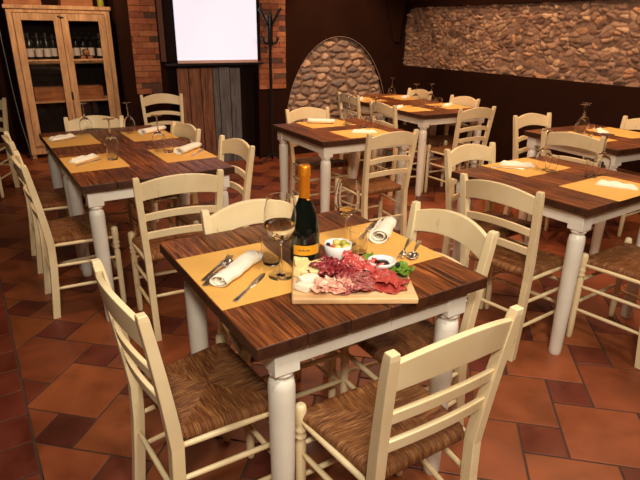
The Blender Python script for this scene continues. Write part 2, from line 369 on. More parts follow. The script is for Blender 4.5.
def stone_patch(name, frame, x0, x1, z0, z1, depth, cell=(.105, .062), res=.010, mask=None, parent=None, cols=None, relief=.035, seed=1, soft=0, wild=0):
    rs = np.random.RandomState(seed); nx = int((x1-x0)/res)+1; nz = int((z1-z0)/res)+1
    X, Z = np.meshgrid(np.linspace(x0, x1, nx), np.linspace(z0, z1, nz))
    def wob(A, B, s): return np.sin(A*s+1.3*np.sin(B*s*.9+seed))*.5+np.sin(A*s*2.1+B*s*1.7+seed)*.5
    if wild: Zw0 = .016*wob(X, Z, 6.1)+.012*wob(Z, X, 11)
    else: Zw0 = 0
    Xw = X+.014*wob(X, Z, 23)+.006*wob(Z, X, 61); Zw = Z+Zw0+.010*wob(Z, X, 19)+.005*wob(X, Z, 53)
    cx, cz = cell; gx = int((x1-x0)/cx)+4; gz = int((z1-z0)/cz)+4
    keep = []; 
    for j in range(-2, gz):
        xx = x0-2*cx+rs.rand()*cx
        while xx < x1+2*cx:
            keep.append((xx, z0+(j+.5)*cz+(rs.rand()-.5)*cz*.5)); xx += cx*rs.choice([.5, .7, 1.1, 1.7, 2.6] if wild else [.55, .8, 1.1, 1.6, 2.0])
    P = np.array(keep); n = len(P); colr = rs.rand(n); hr = (.15+.85*rs.rand(n)) if wild else (.45+.55*rs.rand(n)); sx = .8+.5*rs.rand(n)
    F1 = np.full(X.shape, 9.); F2 = np.full(X.shape, 9.); ID = np.zeros(X.shape, int)
    for i in range(n):
        m = (np.abs(X-P[i, 0]) < cx*2.6)
        xs_ = np.where(m.any(0))[0]
        if len(xs_) == 0: continue
        zs_ = np.where(np.abs(Z[:, 0]-P[i, 1]) < cz*2.8)[0]
        if len(zs_) == 0: continue
        sl = (slice(zs_[0], zs_[-1]+1), slice(xs_[0], xs_[-1]+1))
        dx = np.abs(Xw[sl]-P[i, 0])/(cx*sx[i]); dz = np.abs(Zw[sl]-P[i, 1])/cz
        d = (dx**2.6+dz**2.6)**(1/2.6)
        f1 = F1[sl]; f2 = F2[sl]; idd = ID[sl]
        new = d < f1; f2n = np.where(new, f1, np.minimum(f2, d)); F2[sl] = f2n; ID[sl] = np.where(new, i, idd); F1[sl] = np.where(new, d, f1)
    e_ = np.clip((F2-F1-(.06 if wild else .13))/.26, 0, 1); e_ = e_*e_*(3-2*e_)
    bury = np.clip(1.15-soft*1.6*(.5+.5*np.sin(X*7.3+2*np.sin(Z*9+seed))*np.sin(Z*11+1.7*np.sin(X*5.1)))*(rs.rand(n)[ID]+.35), .12, 1); e_ = e_*bury
    noise = .15*np.sin(X*140+3*np.sin(Z*90))*np.sin(Z*170+2*np.sin(X*120))
    Hh = relief*(e_*hr[ID]*(1+.25*noise))+.004*noise
    pal = cols or [g((150, 112, 84)), g((176, 136, 104)), g((128, 92, 70)), g((190, 152, 118)), g((140, 120, 104)), g((112, 78, 60))]
    mort = np.array(g((136, 106, 88)))
    Cc = np.array([pal[int(c*len(pal)) % len(pal)] for c in colr])*(.75+.5*rs.rand(n))[:, None]
    C = Cc[ID]*e_[..., None]**.6+mort*(1-e_[..., None]**.6)
    me = bpy.data.meshes.new(name); V = np.stack([X.ravel(), (depth-Hh).ravel(), Z.ravel()], 1)
    idx = np.arange(nx*nz).reshape(nz, nx); Fq = np.stack([idx[:-1, :-1], idx[:-1, 1:], idx[1:, 1:], idx[1:, :-1]], -1).reshape(-1, 4)
    if mask is not None:
        ok = mask(X, Z).ravel(); Fq = Fq[ok[Fq].any(1)]
    used = np.unique(Fq); rem = -np.ones(nx*nz, int); rem[used] = np.arange(len(used))
    me.from_pydata(V[used].tolist(), [], rem[Fq].tolist()); me.polygons.foreach_set('use_smooth', [True]*len(Fq))
    at = me.color_attributes.new('tint', 'FLOAT_COLOR', 'POINT'); cc = np.concatenate([C.reshape(-1, 3)[used], np.ones((len(used), 1))], 1)
    at.data.foreach_set('color', cc.ravel()); me.materials.append(MATS['stone']); me.update()
    return struct(link(name, me, M=frame.M()))

# back wall with the arched niche, the plank-covered opening and the side recess
arch = (.24, 1.72, lambda x: .30, lambda x: .30+1.11*math.sqrt(max(0, 1-((x-.98)/.74)**2)**1.0), 41)
opening = (-1.165, -.115, lambda x: 0.0, lambda x: 2.2, 2)
b = MB(); wall_hole(b, -1.62, 2.6, 0, HC, .14, [arch, opening])
b.rings([[(-1.62, .10, 0), (-1.50, .10, 0), (-1.00, 1.55, 0), (-1.12, 1.55, 0)], [(-1.62, .10, HC), (-1.50, .10, HC), (-1.00, 1.55, HC), (-1.12, 1.55, HC)]])   # return of the pier into the side recess
struct(b.build('wall_back', 'dark_wall', M=W.M()))
struct_b = MB(); struct_b.box((-.64, .20, HC/2), (1.3, .06, HC)); struct(struct_b.build('wall_behind_opening', 'dark_frame', M=W.M()))
stone_patch('wall_arch_stone', W, .20, 1.76, .26, 1.46, .055, cell=(.135, .08), res=.0105, mask=lambda X, Z: (((X-.98)/.77)**2+((Z-.30)/1.14)**2 < 1) & (Z > .26), seed=5, relief=.030,
            cols=[g((176, 150, 132)), g((150, 128, 114)), g((190, 160, 138)), g((142, 126, 118)), g((204, 168, 140)), g((164, 138, 122))])
b = MB(); b.tube([(.98+.742*cos(t_), .002, .30+1.113*sin(t_)) for t_ in np.linspace(pi, 0, 49)], .0035, 6); struct(b.build('arch_edge_light', 'painted_edge_light', M=W.M()))  # added pale tube: light caught on the arch's reveal edge, put into colour
# recess wall, left wall, front wall, right part
b = MB(); b.box((-4.3, 1.6, HC/2), (6.8, .1, HC)); struct(b.build('wall_recess', 'dark_wall', M=W.M()))
b = MB(); b.box((X0+.05, 3.8, HC/2), (.1, 10.8, HC)); struct(b.build('wall_left', 'dark_wall'))
b = MB(); b.box((-.7, Y0+.05, HC/2), (10.6, .1, HC)); struct(b.build('wall_front', 'plaster'))
b = MB(); b.box((X1-.05, 3.8, HC/2), (.1, 10.8, HC)); struct(b.build('wall_far_side', 'dark_wall'))
# right wall with the long stone band
def bt(x):
    r = .20; x0 = .035
    return 1.765 if x > x0+r else 1.765-r+math.sqrt(max(0, r*r-(x0+r-x)**2))
band = (.035, 6.4, lambda x: 1.062, bt, 60)
band2 = band
b = MB()
wall_hole(b, -.5, 8.6, 0, HC, .14, [(.035, 6.4, lambda x: 1.062, bt, list(np.linspace(.035, .235, 14))+[6.4])])
struct(b.build('wall_right', 'dark_wall', M=RW.M()))
stone_patch('wall_stone_band', RW, .02, 6.42, 1.05, 1.79, .045, cell=(.074, .040), res=.0085, seed=9, relief=.031, soft=.55, wild=1,
            cols=[g((176, 138, 114)), g((190, 152, 124)), g((156, 120, 98)), g((214, 176, 140)), g((166, 134, 114)), g((116, 86, 72)), g((200, 150, 112)), g((150, 116, 96))])
# vault springing above the corner
b = MB(); b.rings([[(1.35, 0, HC), (1.35, -.02, HC), (1.78, -.02, 1.35), (1.78, 0, 1.35)], [(1.86, 0, HC), (1.86, -.28, HC), (1.86, -.03, 1.35), (1.86, 0, 1.35)]])
struct(b.build('wall_vault_corner', 'dark_wall', M=W.M()))

# brick facing, real bricks
def bricks(name, x0, x1, z0, z1, seed):
    random.seed(seed); b = MB(); z = z0; row = 0
    while z < z1:
        x = x0-random.uniform(.0, .2); 
        while x < x1:
            l = random.uniform(.14, .25); a_, b_ = max(x, x0), min(x+l, x1)
            if b_-a_ > .015:
                k = random.choice([0, 0, 0, 1, 1, 2, 3]); c = [g((158, 92, 60)), g((176, 112, 76)), g((132, 76, 54)), g((92, 62, 52))][k]
                b.cc = rc(c, .15); pr = random.uniform(.012, .02)
                b.box(((a_+b_)/2, -pr/2, z+.026), (b_-a_-.004, pr, .0535))
            x += l
        z += .0585; row += 1
    b.cc = g((122, 82, 58)); b.box(((x0+x1)/2, -.003, (z0+z)/2), (x1-x0, .006, z-z0))
    return struct(b.build(name, 'brick', M=W.M()))
bricks('wall_brick_left', -1.505, -1.235, .825, HC-.05, 3)
bricks('wall_brick_right', -.105, .24, .825, HC-.05, 4)
random.seed(11)
# dark reveal frame left of the screen
b = MB(); b.box((-1.20, -.02, 1.96), (.055, .06, 1.62)); struct(b.build('trim_1', 'brown_frame', bevel=.004, M=W.M()))
b = MB(); b.box((-1.125, -.005, 1.96), (.07, .02, 1.62)); struct(b.build('trim_2', 'dark_frame', M=W.M()))
b = MB(); b.box((-.10, -.012, 1.96), (.03, .024, 1.62)); struct(b.build('trim_3', 'dark_frame', M=W.M()))

# ------------------------------------------------------------------ projection screen, planks, coat stand
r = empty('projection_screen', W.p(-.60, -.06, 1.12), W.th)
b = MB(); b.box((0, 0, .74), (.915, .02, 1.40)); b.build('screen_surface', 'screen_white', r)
b = MB(); b.box((0, -.002, .028), (.917, .026, .030)); b.build('hem', 'screen_border', r)
b = MB(); b.box((-.03, .012, 0), (1.13, .03, .022)); b.build('bottom_bar', 'black_metal', r, bevel=.003)
b = MB(); b.box((0, .0, 1.48), (1.08, .07, .08)); b.build('roller_case', 'black_metal', r, bevel=.01)
tag(r, 'lit white pull-down projection screen hanging above the weathered plank panel', 'projection screen')
r = empty('plank_panel', W.p(0, -.02, 0), W.th)
edges = [-1.072, -.945, -.81, -.672, -.60, -.47, -.345]
for i in range(6):
    a_, b_ = edges[i], edges[i+1]; b = MB(); t_ = random.uniform(.02, .03); top = 1.075+random.uniform(-.008, .008)
    b.box(((a_+b_)/2, 0, top/2), (b_-a_-.008, t_, top))
    o = b.build('plank', 'plank_brown' if i < 3 else 'plank_grey', r, bevel=.003)
    o['label'] = 'brown stained upright plank' if i < 3 else 'grey weathered upright plank'
for z_ in (.25, .85): b = MB(); b.box((-.71, .028, z_), (.70, .02, .08)); b.build('batten', 'plank_brown', r)
tag(r, 'panel of old brown and grey upright planks under the lit screen', 'plank panel')

r = empty('coat_stand', W.p(-.055, -.24, 0), W.th+.3)
b = MB(); b.lathe([(.014, .03), (.017, .1), (.017, 1.30), (.033, 1.33), (.033, 1.60), (.026, 1.635), (.012, 1.655)], 16); b.build('pole', 'black_metal', r)
for k in range(4):
    a = k*pi/2+.15; d = Vector((cos(a), sin(a), 0))
    b = MB(); b.tube([d*q+Vector((0, 0, z)) for q, z in ((.0, .07), (.05, .085), (.12, .05), (.19, .02), (.21, .012))], .011, 8); b.build('foot', 'black_metal', r)
    b = MB(); b.tube([d*q+Vector((0, 0, z)) for q, z in ((.02, 1.52), (.055, 1.56), (.10, 1.62), (.150, 1.685), (.162, 1.692))], [.011, .011, .011, .012, .014], 8); b.build('hook', 'black_metal', r)
    b = MB(); b.tube([d*q+Vector((0, 0, z)) for q, z in ((.02, 1.36), (.05, 1.335), (.085, 1.345), (.118, 1.385), (.124, 1.40))], [.01, .01, .01, .011, .013], 8); b.build('hook', 'black_metal', r)
tag(r, 'black metal coat stand with curved hooks in front of the brick wall', 'coat stand')

# ------------------------------------------------------------------ tables
def make_table(seed, sx=.8, sy=.8, gx=.062, gy=.062):
    random.seed(seed); r = empty('dining_table'); T = .78; th = .038
    b = MB(); n = 6; x = 0; ws = [random.uniform(.8, 1.25) for _ in range(n)]; s_ = sum(ws)
    for wd in ws:
        wd = wd/s_*sx; b.cc = (random.random(),)*3; off = random.uniform(-.004, .004)
        k0 = len(b.f); b.box((x+wd/2, sy/2+off/2, T-th/2-random.uniform(0, .0006)), (wd-.0012, sy+off, th)); x += wd
        for q in range(k0, len(b.f)): b.mi[q] = 0 if q == k0+5 else 1
    b.build('tabletop', ['table_wood', 'table_edge'], r, bevel=.004, seg=3)
    b = MB(); zt = T-th; h = .062
    for (c, d) in (((sx/2, gy-.020, zt-h/2), (sx-2*gx-.07, .022, h)), ((sx/2, sy-gy+.020, zt-h/2), (sx-2*gx-.07, .022, h)),
                   ((gx-.020, sy/2, zt-h/2), (.022, sy-2*gy-.07, h)), ((sx-gx+.020, sy/2, zt-h/2), (.022, sy-2*gy-.07, h))): b.box(c, d)
    b.build('apron', 'white_paint', r, bevel=.002)
    for cx in (gx, sx-gx):
        for cy in (gy, sy-gy):
            b = MB(); b.box((cx, cy, zt-.041), (.074, .074, .082))
            b.lathe([(.028, 0), (.030, .02), (.0345, .30), (.0375, .55), (.0375, .605), (.034, .628), (.026, .636), (.027, .640), (.034, .646), (.0355, .652), (.030, .662), (.030, .668)], 24, (cx, cy, 0))
            b.build('leg', 'white_paint', r, bevel=.002)
    return r
Mf = Frame(-.149, 1.105, .56); Rf = Frame(1.165, 2.23, .597); Lf = Frame(-1.15, 2.497, .571)
Ff = Frame(.92, 4.95, .49); Bf = Frame(.01, 3.66, .52); Tf = Frame(1.95, 3.51, .49)
L2f = Frame(*Lf.p(0, .802)[:2], Lf.th); F2f = Frame(*Ff.p(0, .802)[:2], Ff.th)
for i, (fr, lab) in enumerate([(Mf, 'rustic wooden table in the foreground set with bottle and charcuterie board'),
        (Rf, 'rustic table at the right edge behind the foreground table, set for two'),
        (Lf, 'near half of the long wooden table on the left'),
        (L2f, 'far half of the long wooden table on the left, nearest the cabinet'),
        (Bf, 'small rustic table in front of the stone arch and coat stand'),
        (Ff, 'table near the corner of the two stone walls, near half'),
        (F2f, 'far half of the table in the corner beside the stone arch'),
        (Tf, 'table against the dark wall at far right, under the stone band')]):
    r = make_table(20+i, gx=.097, gy=.060) if i == 0 else make_table(20+i)
    r.location = fr.p(0, 0, 0); r.rotation_euler = (0, 0, fr.th); tag(r, lab, 'table')
TZ = .78

# ------------------------------------------------------------------ chairs
def rush_seat():
    N = 64; hw_f, hw_b, y0, y1 = .208, .170, -.165, .165; zt = .452
    g_ = np.linspace(-1, 1, N); vs_ = []; fs = []; uvs = []
    Rr = .021
    for t_ in g_:
        for s_ in g_:
            m = max(abs(s_), abs(t_)); k = .86
            if m > k: f = (m-k)/(1-k)*pi*.92; out = Rr*sin(f); drop = Rr*(1-cos(f)); sc = k/m
            else: out = 0; drop = 0; sc = 1
            S, Tt = s_*sc/k, t_*sc/k
            hw = (hw_b+(hw_f-hw_b)*(Tt+1)/2)-Rr; x = S*hw; y = (y0+y1)/2+Tt*((y1-y0)/2-Rr)
            if m > k:
                if abs(s_) >= abs(t_): x += math.copysign(out, s_)
                if abs(t_) >= abs(s_): y += math.copysign(out, t_)
            pil = .008*(1-abs(abs(S)-abs(Tt)))*(1-max(abs(S), abs(Tt))**3)-.006*(1-S*S)*(1-Tt*Tt)
            front = .006*(Tt > .9)
            rr = 0
            if m > .80:
                u_ = y if abs(s_) > abs(t_) else x; rr = .0022*abs(sin(u_*pi/.012))
            vs_.append((x, y, zt-drop+pil+rr))
    for j in range(N-1):
        for i in range(N-1): fs.append((j*N+i, j*N+i+1, (j+1)*N+i+1, (j+1)*N+i))
    me = bpy.data.meshes.new('seat'); me.from_pydata(vs_, [], fs); me.polygons.foreach_set('use_smooth', [True]*len(fs))
    uvl = me.uv_layers.new(name='UVMap')
    for p in me.polygons:
        j, i = divmod(p.index, N-1); s_ = g_[i]+(g_[1]-g_[0])/2; t_ = g_[j]+(g_[1]-g_[0])/2
        side = abs(s_) > abs(t_)
        for li in p.loop_indices:
            v = me.vertices[me.loops[li].vertex_index].co
            uvl.data[li].uv = (v.y+3*(s_ > 0), v.x+v.z) if side else (v.x+7+3*(t_ > 0), v.y+v.z)
    me.materials.append(MATS['woven_rush']); me.update(); return me
def curved_rail(w, zc_t, zc_b, th=.016, bow=.026, n=14, arch_t=0, arch_b=0, y0=0, end_t=0):
    rings = []
    for i in range(n+1):
        u = -1+2*i/n; x = u*w/2; y = y0-bow*(1-u*u); prof = cos(u*pi/2)
        sh = (1-abs(u)**2.2)
        zt = zc_t+arch_t*sh; zb = zc_b+arch_b*sh
        lean = lambda z: -(z-.5)*.0
        rings.append([(x, y-th/2, zb), (x, y+th/2, zb), (x, y+th/2, zt), (x, y-th/2, zt)])
    return rings
LEAN = .06
def back_y(z): return -.172-(LEAN*max(0, (z-.40)/.47)**1.25 if z > .40 else .035*(1-z/.40)**1.3)
def make_chair():
    r = empty('dining_chair')
    link('seat', rush_seat(), r)
    hb, hf = .185, .203
    for sx in (-1, 1):
        b = MB(); rings = []
        for z in (0, .15, .30, .42, .50, .58, .66, .74, .80, .845, .862):
            y = back_y(z); wx = .016*(1 if z < .84 else .92); dy = .019 if z < .5 else .019-.005*(z-.5)/.37
            x = sx*(hb-.012+.024*max(0, (z-.40)/.47))
            if z > .855: dy *= .86; wx *= .88
            rings.append([(x-wx, y-dy, z), (x+wx, y-dy, z), (x+wx, y+dy, z), (x-wx, y+dy, z)])
        b.rings(rings); b.build('back_post', 'cream_paint', r, bevel=.003, seg=3)
        b = MB(); b.lathe([(.011, 0), (.014, .01), (.0155, .06), (.0165, .33), (.013, .345), (.012, .350), (.018, .358), (.0185, .366), (.013, .374), (.018, .382), (.0185, .390), (.014, .398), (.0175, .410), (.018, .462), (.015, .473), (.008, .478)], 16, (sx*hf, .148, 0))
        b.build('leg', 'cream_paint', r)
    def rail(name, zt, zb, at, ab, bow, th=.015):
        b = MB(); n = 16; rings = []
        for i in range(n+1):
            u = -1+2*i/n; sh = 1-abs(u)**2.0; x = u*(hb-.02+.024*max(0, (zt-.40)/.47))
            a_, c_ = zt+at*sh, zb+ab*sh; by = -bow*(1-u*u)
            rings.append([(x, back_y(c_)+by-th/2, c_), (x, back_y(c_)+by+th/2, c_), (x, back_y(a_)+by+th/2, a_), (x, back_y(a_)+by-th/2, a_)])
        b.rings(rings); return b.build(name, 'cream_paint', r, bevel=.003)
    rail('crest_rail', .830, .745, .036, .026, .026, .018)
    rail('slat', .675, .638, .022, .022, .024)
    rail('slat', .580, .543, .016, .016, .020)
    def bar(name, p, q, rad):
        b = MB(); p = Vector(p); q = Vector(q); b.tube([p, p.lerp(q, .12), p.lerp(q, .5), p.lerp(q, .88), q], [rad*.8, rad, rad*1.1, rad, rad*.8], 10); b.build(name, 'cream_paint', r)
    for sx in (-1, 1):
        for z in (.30, .17): bar('stretcher', (sx*(hb-.012), back_y(z), z), (sx*hf, .148, z), .0085)
        bar('seat_rail', (sx*(hb-.010), -.172, .418), (sx*hf, .148, .418), .009)
    for z in (.33, .205): bar('stretcher', (-hf, .148, z), (hf, .148, z), .009)
    bar('stretcher', (-hb+.012, back_y(.235), .235), (hb-.012, back_y(.235), .235), .0085)
    bar('seat_rail', (-hf, .148, .42), (hf, .148, .42), .009)
    return r
chair = Proto(make_chair)
def seat_at(fr, a, b_, face, label, group, dz=0):
    """(a,b) = centre of the back top in table coordinates; face = facing direction angle in the table frame (deg)"""
    ang = fr.th+radians(face); d = Vector((cos(ang), sin(ang))); q = Vector(fr.p(a, b_)[:2])+d*(.172+LEAN)
    return chair((q.x, q.y, 0), ang-pi/2, label, 'chair', group)
GC = 'cream ladder-back chairs with rush seats'
E_, N_, W_, S_ = 0, 90, 180, 270
for fr, a, b_, f, lab in [
    (Mf, -.238, .355, E_+4, 'cream ladder-back chair at the left side of the foreground table, rush seat fully in view'),
    (Mf, .385, -.275, N_, 'cream chair nearest the camera, its back to us, right of centre'),
    (Mf, .955, .325, W_, 'cream chair on the right far side of the foreground table'),
    (Mf, .385, .83, S_-2, 'cream chair behind the sparkling wine bottle, only its crest rail showing above the table'),
    (Lf, .385, -.31, N_-6, 'cream chair at the near end of the long left table, back towards the camera'),
    (Lf, -.215, .42, E_, 'nearer of two cream chairs seen side-on left of the long table'),
    (Lf, -.215, 1.10, E_, 'farther of two cream chairs seen side-on left of the long table'),
    (Lf, .95, .30, W_+3, 'nearer cream chair on the right side of the long left table, beside the floor gap'),
    (Lf, .87, .98, W_+6, 'farther cream chair on the right side of the long left table, partly hidden'),
    (Lf, .40, 1.68, S_-16, 'cream chair at the far end of the long left table, before the cabinet'),
    (Lf, 1.29, 2.90, S_-9, 'cream chair standing between the brick wall and the long left table'),
    (Lf, -.26, 3.35, S_-30, 'cream chair cut by the left edge of the photo beside the cabinet'),
    (Bf, .40, -.26, N_, 'cream chair with its back to us at the near side of the small middle table'),
    (Bf, .42, 1.0, S_, 'cream chair at the far left side of the small middle table, below the stone arch'),
    (Ff, -.22, .34, E_, 'cream chair between the small middle table and the corner table'),
    (Ff, -.12, 1.14, E_, 'cream chair in front of the stone arch at the left of the corner table'),
    (Ff, .40, -.26, N_, 'cream chair at the near right of the corner table, leaning back seen at an angle'),
    (Ff, .86, 1.17, W_, 'small distant cream chair behind the corner table next to the arch'),
    (Ff, .86, .42, W_, 'distant cream chair behind the corner table, against the dark wall'),
    (Rf, .31, .95, S_, 'cream chair at the far left side of the right-hand table, broad pale crest rail'),
    (Rf, -.22, .31, E_+6, 'cream chair on the left side of the right-hand table, back towards the camera'),
    (Rf, .46, -.27, N_, 'cream chair with rush seat at the lower right edge, below the right-hand table'),
    (Tf, .30, 1.0, S_, 'cream chair alone against the dark wall under the stone band'),
    (Tf, -.14, .26, E_+18, 'cream chair between the two tables on the right, back towards the camera'),
    (Tf, .95, .42, W_, 'cream chair cut by the right edge of the photo at the far right table')]:
    seat_at(fr, a, b_, f, lab, GC)

# ------------------------------------------------------------------ place settings
def mk_mat():
    b = MB(); b.box((0, 0, .0006), (.40, .305, .0012)); return b.build('placemat', 'placemat_paper')
pmat = Proto(mk_mat)
def glass_profile(outer, t=.0012):
    inner = [(max(r-t, .0004), z) for r, z in outer]; return inner
def rimmed(outer, inner):      # extra rings where the profile turns sharply: foot and rim
    o = [(.001, 0), (outer[0][0]-.001, 0)]+outer[:2]; (r1, z1), (r0, z0) = outer[-1], outer[-2]; k = .96
    o += outer[2:-1]+[(r0+(r1-r0)*k, z0+(z1-z0)*k), (r1, z1), (r1-.0004, z1+.0002)]
    (a1, b1), (a0, b0) = inner[0], inner[1]
    return o+[(a1+.0003, b1+.0004), (a1, b1), (a1+(a0-a1)*.04, b1+(b0-b1)*.04)]+inner[1:]
def mk_wineglass(fill=None, big=1.0):
    r = empty('wine_glass')
    b = MB(); b.raw = True; s = big
    outer = [(.034*s, 0), (.034*s, .0015), (.020*s, .003), (.006, .008), (.0038, .014), (.0035, .085*s), (.0055, .095*s), (.016*s, .101*s), (.030*s, .114*s), (.040*s, .134*s), (.0435*s, .155*s), (.042*s, .180*s), (.037*s, .205*s), (.0325*s, .222*s)]
    inner = [(.0317*s, .2215*s), (.0362*s, .204*s), (.0411*s, .180*s), (.0425*s, .155*s), (.039*s, .135*s), (.029*s, .1155*s), (.015*s, .1035*s), (.001, .1015*s)]
    b.lathe(rimmed(outer, inner), 32, cap=False); b.build('glass_body', 'glass', r)
    if fill:
        top = fill[0]*s; prof = [(.001, .1016*s), (.0151*s, .1036*s), (.0291*s, .1156*s), (.0391*s, .1351*s)]
        prof = [p for p in prof if p[1] < top]; rr = np.interp(top, [.1015*s, .1156*s, .135*s, .155*s, .18*s], [.001, .0291*s, .0391*s, .0426*s, .0412*s])
        if top > .155*s: prof.append((.0426*s, .155*s))
        b = MB(); b.lathe(prof+[(rr, top), (rr*.5, top), (.001, top)], 32, cap=False); b.build('wine', fill[1], r)
    return r
def mk_goblet_inverted():       # same glass standing on its rim
    r = empty('wine_glass'); b = MB(); s = .98; Hh = .222*s
    outer = [(.034*s, 0), (.034*s, .0015), (.020*s, .003), (.006, .008), (.0038, .014), (.0035, .085*s), (.0055, .095*s), (.016*s, .101*s), (.030*s, .114*s), (.040*s, .134*s), (.0435*s, .155*s), (.042*s, .180*s), (.037*s, .205*s), (.0325*s, .222*s)]
    inner = [(.0317*s, .2215*s), (.0362*s, .204*s), (.0411*s, .180*s), (.0425*s, .155*s), (.039*s, .135*s), (.029*s, .1155*s), (.015*s, .1035*s), (.001, .1015*s)]
    b.raw = True; b.lathe([(q[0], Hh-q[1]) for q in rimmed(outer, inner)[::-1]], 28, cap=False); b.build('glass_body', 'glass', r); return r
def mk_tumbler():
    b = MB(); b.raw = True; b.lathe(holding([(.001, 0), (.024, 0), (.0262, .0012), (.0272, .004), (.030, .03), (.0345, .088), (.0341, .0886), (.0335, .088), (.0288, .03), (.0262, .013), (.0245, .010), (.001, .009)]), 28, cap=False)
    return b.build('tumbler', 'glass')
tumbler = Proto(mk_tumbler); goblet = Proto(mk_goblet_inverted)
def mk_napkin(L=.17, w_=.030, h_=.019, turns=2.1, seed=1, taper=.0, flat=False):
    rs = random.Random(seed); b = MB(); n = 46; m = 16; rings_o = []; verts = []
    for j in range(m+1):
        v = j/m; x = (v-.5)*L; k = 1-taper*v; row = []
        wig = .0016*sin(v*9+seed)+.0012*sin(v*21)
        for i in range(n+1):
            t_ = i/n; a = t_*turns*2*pi; rr = .35+.65*t_
            y = w_*k*rr*cos(a)+wig; z = h_*k*rr*sin(a)
            if flat: y += .006*sin(x*60+a)
            row.append((x+.004*sin(a*1.3+seed)*(1 if j in (0, m) else 0)+(.010*t_ if j == m else -.006*t_*(j == 0)), y, z+h_*1.0))
        verts += row
    fs = [(j*(n+1)+i, j*(n+1)+i+1, (j+1)*(n+1)+i+1, (j+1)*(n+1)+i) for j in range(m) for i in range(n)]
    b.add(verts, fs, True); o = b.build('napkin', 'napkin_cloth')
    zmin = min(v.co.z for v in o.data.vertices)
    for v in o.data.vertices: v.co.z -= zmin-.0008
    so = o.modifiers.new('solid', 'SOLIDIFY'); so.thickness = .0016; so.offset = 0; return o
def mk_flat_napkin():
    b = MB(); nx, ny = 24, 12; L, w0 = .19, .075; vs_ = []
    def surf(i, j, top):
        u, v = i/nx, j/ny; wl = w0*(.55+.45*sin(pi*min(1, u*1.15+.12)))
        x = (u-.5)*L; y = (v-.5)*wl+.008*sin(u*5); edge = (1-(2*v-1)**4)*(1-(2*u-1)**8)
        z = (.018*edge+.004*sin(v*13+u*3)*edge+.003*sin(u*17)*edge+.0015) if top else .0008
        return (x, y, z)
    for top in (0, 1):
        for j in range(ny+1):
            for i in range(nx+1): vs_.append(surf(i, j, top))
    K = (nx+1)*(ny+1); fs = []
    for o in (0, K):
        for j in range(ny):
            for i in range(nx): q = o+j*(nx+1)+i; fs.append((q, q+1, q+nx+2, q+nx+1))
    def bd(o): return [o+i for i in range(nx+1)]+[o+j*(nx+1)+nx for j in range(1, ny+1)]+[o+ny*(nx+1)+i for i in range(nx-1, -1, -1)]+[o+j*(nx+1) for j in range(ny-1, 0, -1)]
    A, B_ = bd(0), bd(K)
    for i in range(len(A)): fs.append((A[i], A[(i+1) % len(A)], B_[(i+1) % len(A)], B_[i]))
    b.add(vs_, fs, True); return b.build('napkin', 'napkin_cloth')
napA = Proto(lambda: mk_napkin(.155, .026, .017, 2.1, 2, .12)); napB = Proto(mk_flat_napkin)
def strip(b, pts, ws, t_):     # flat bar: pts centreline (x,z), widths
    rings = [[(x, -w_/2, z), (x, w_/2, z), (x, w_/2, z+t_), (x, -w_/2, z+t_)] for (x, z), w_ in zip(pts, ws)]
    b.rings(rings, True)
def mk_knife():
    r = empty('table_knife'); b = MB()
    strip(b, [(-.10, 0), (-.095, 0), (-.06, 0), (-.02, 0), (-.005, 0)], [.010, .017, .015, .010, .009], .005); b.build('handle', 'steel', r, bevel=.0015)
    b = MB(); strip(b, [(-.005, .001), (.01, .001), (.05, .001), (.085, .001), (.105, .001)], [.010, .018, .021, .017, .004], .0014); b.build('blade', 'steel', r); return r
def mk_fork():
    r = empty('table_fork'); b = MB()
    strip(b, [(-.10, .001), (-.095, .001), (-.06, .003), (0, .008), (.035, .006)], [.010, .017, .014, .006, .008], .003); b.build('handle', 'steel', r, bevel=.001)
    b = MB(); strip(b, [(.033, .006), (.040, .004), (.056, .002)], [.008, .020, .023], .0022)
    for k in range(4):
        y = -.0095+k*.00633; b.rings([[(x, y-.0016, z), (x, y+.0016, z), (x, y+.0016, z+.002), (x, y-.0016, z+.002)] for x, z in ((.055, .002), (.075, .001), (.098, .007))], True)
    b.build('tines', 'steel', r); return r
def mk_spoon():
    r = empty('table_spoon'); b = MB()
    strip(b, [(-.10, .001), (-.095, .001), (-.06, .003), (0, .009), (.036, .008)], [.010, .017, .014, .006, .007], .003); b.build('handle', 'steel', r, bevel=.001)
    b = MB(); vs_ = []; fs = []; nu, nv = 8, 20
    for z_, sgn in ((0, 1), (.0016, 1)):
        for i in range(nu+1):
            for j in range(nv): a = 2*pi*j/nv; q = i/nu; vs_.append((.062+.031*q*cos(a), .020*q*sin(a), .0005+.0085*q*q+z_))
    K = (nu+1)*nv
    for o in (0, K):
        for i in range(nu):
            for j in range(nv): j2 = (j+1) % nv; fs.append((o+i*nv+j, o+i*nv+j2, o+(i+1)*nv+j2, o+(i+1)*nv+j))
    for j in range(nv): j2 = (j+1) % nv; fs.append((nu*nv+j, nu*nv+j2, K+nu*nv+j2, K+nu*nv+j))
    b.add(vs_, fs, True); b.build('bowl', 'steel', r); return r
knife = Proto(mk_knife); fork = Proto(mk_fork); spoon = Proto(mk_spoon)
ZM = TZ+.0014
def D(a): return radians(a)
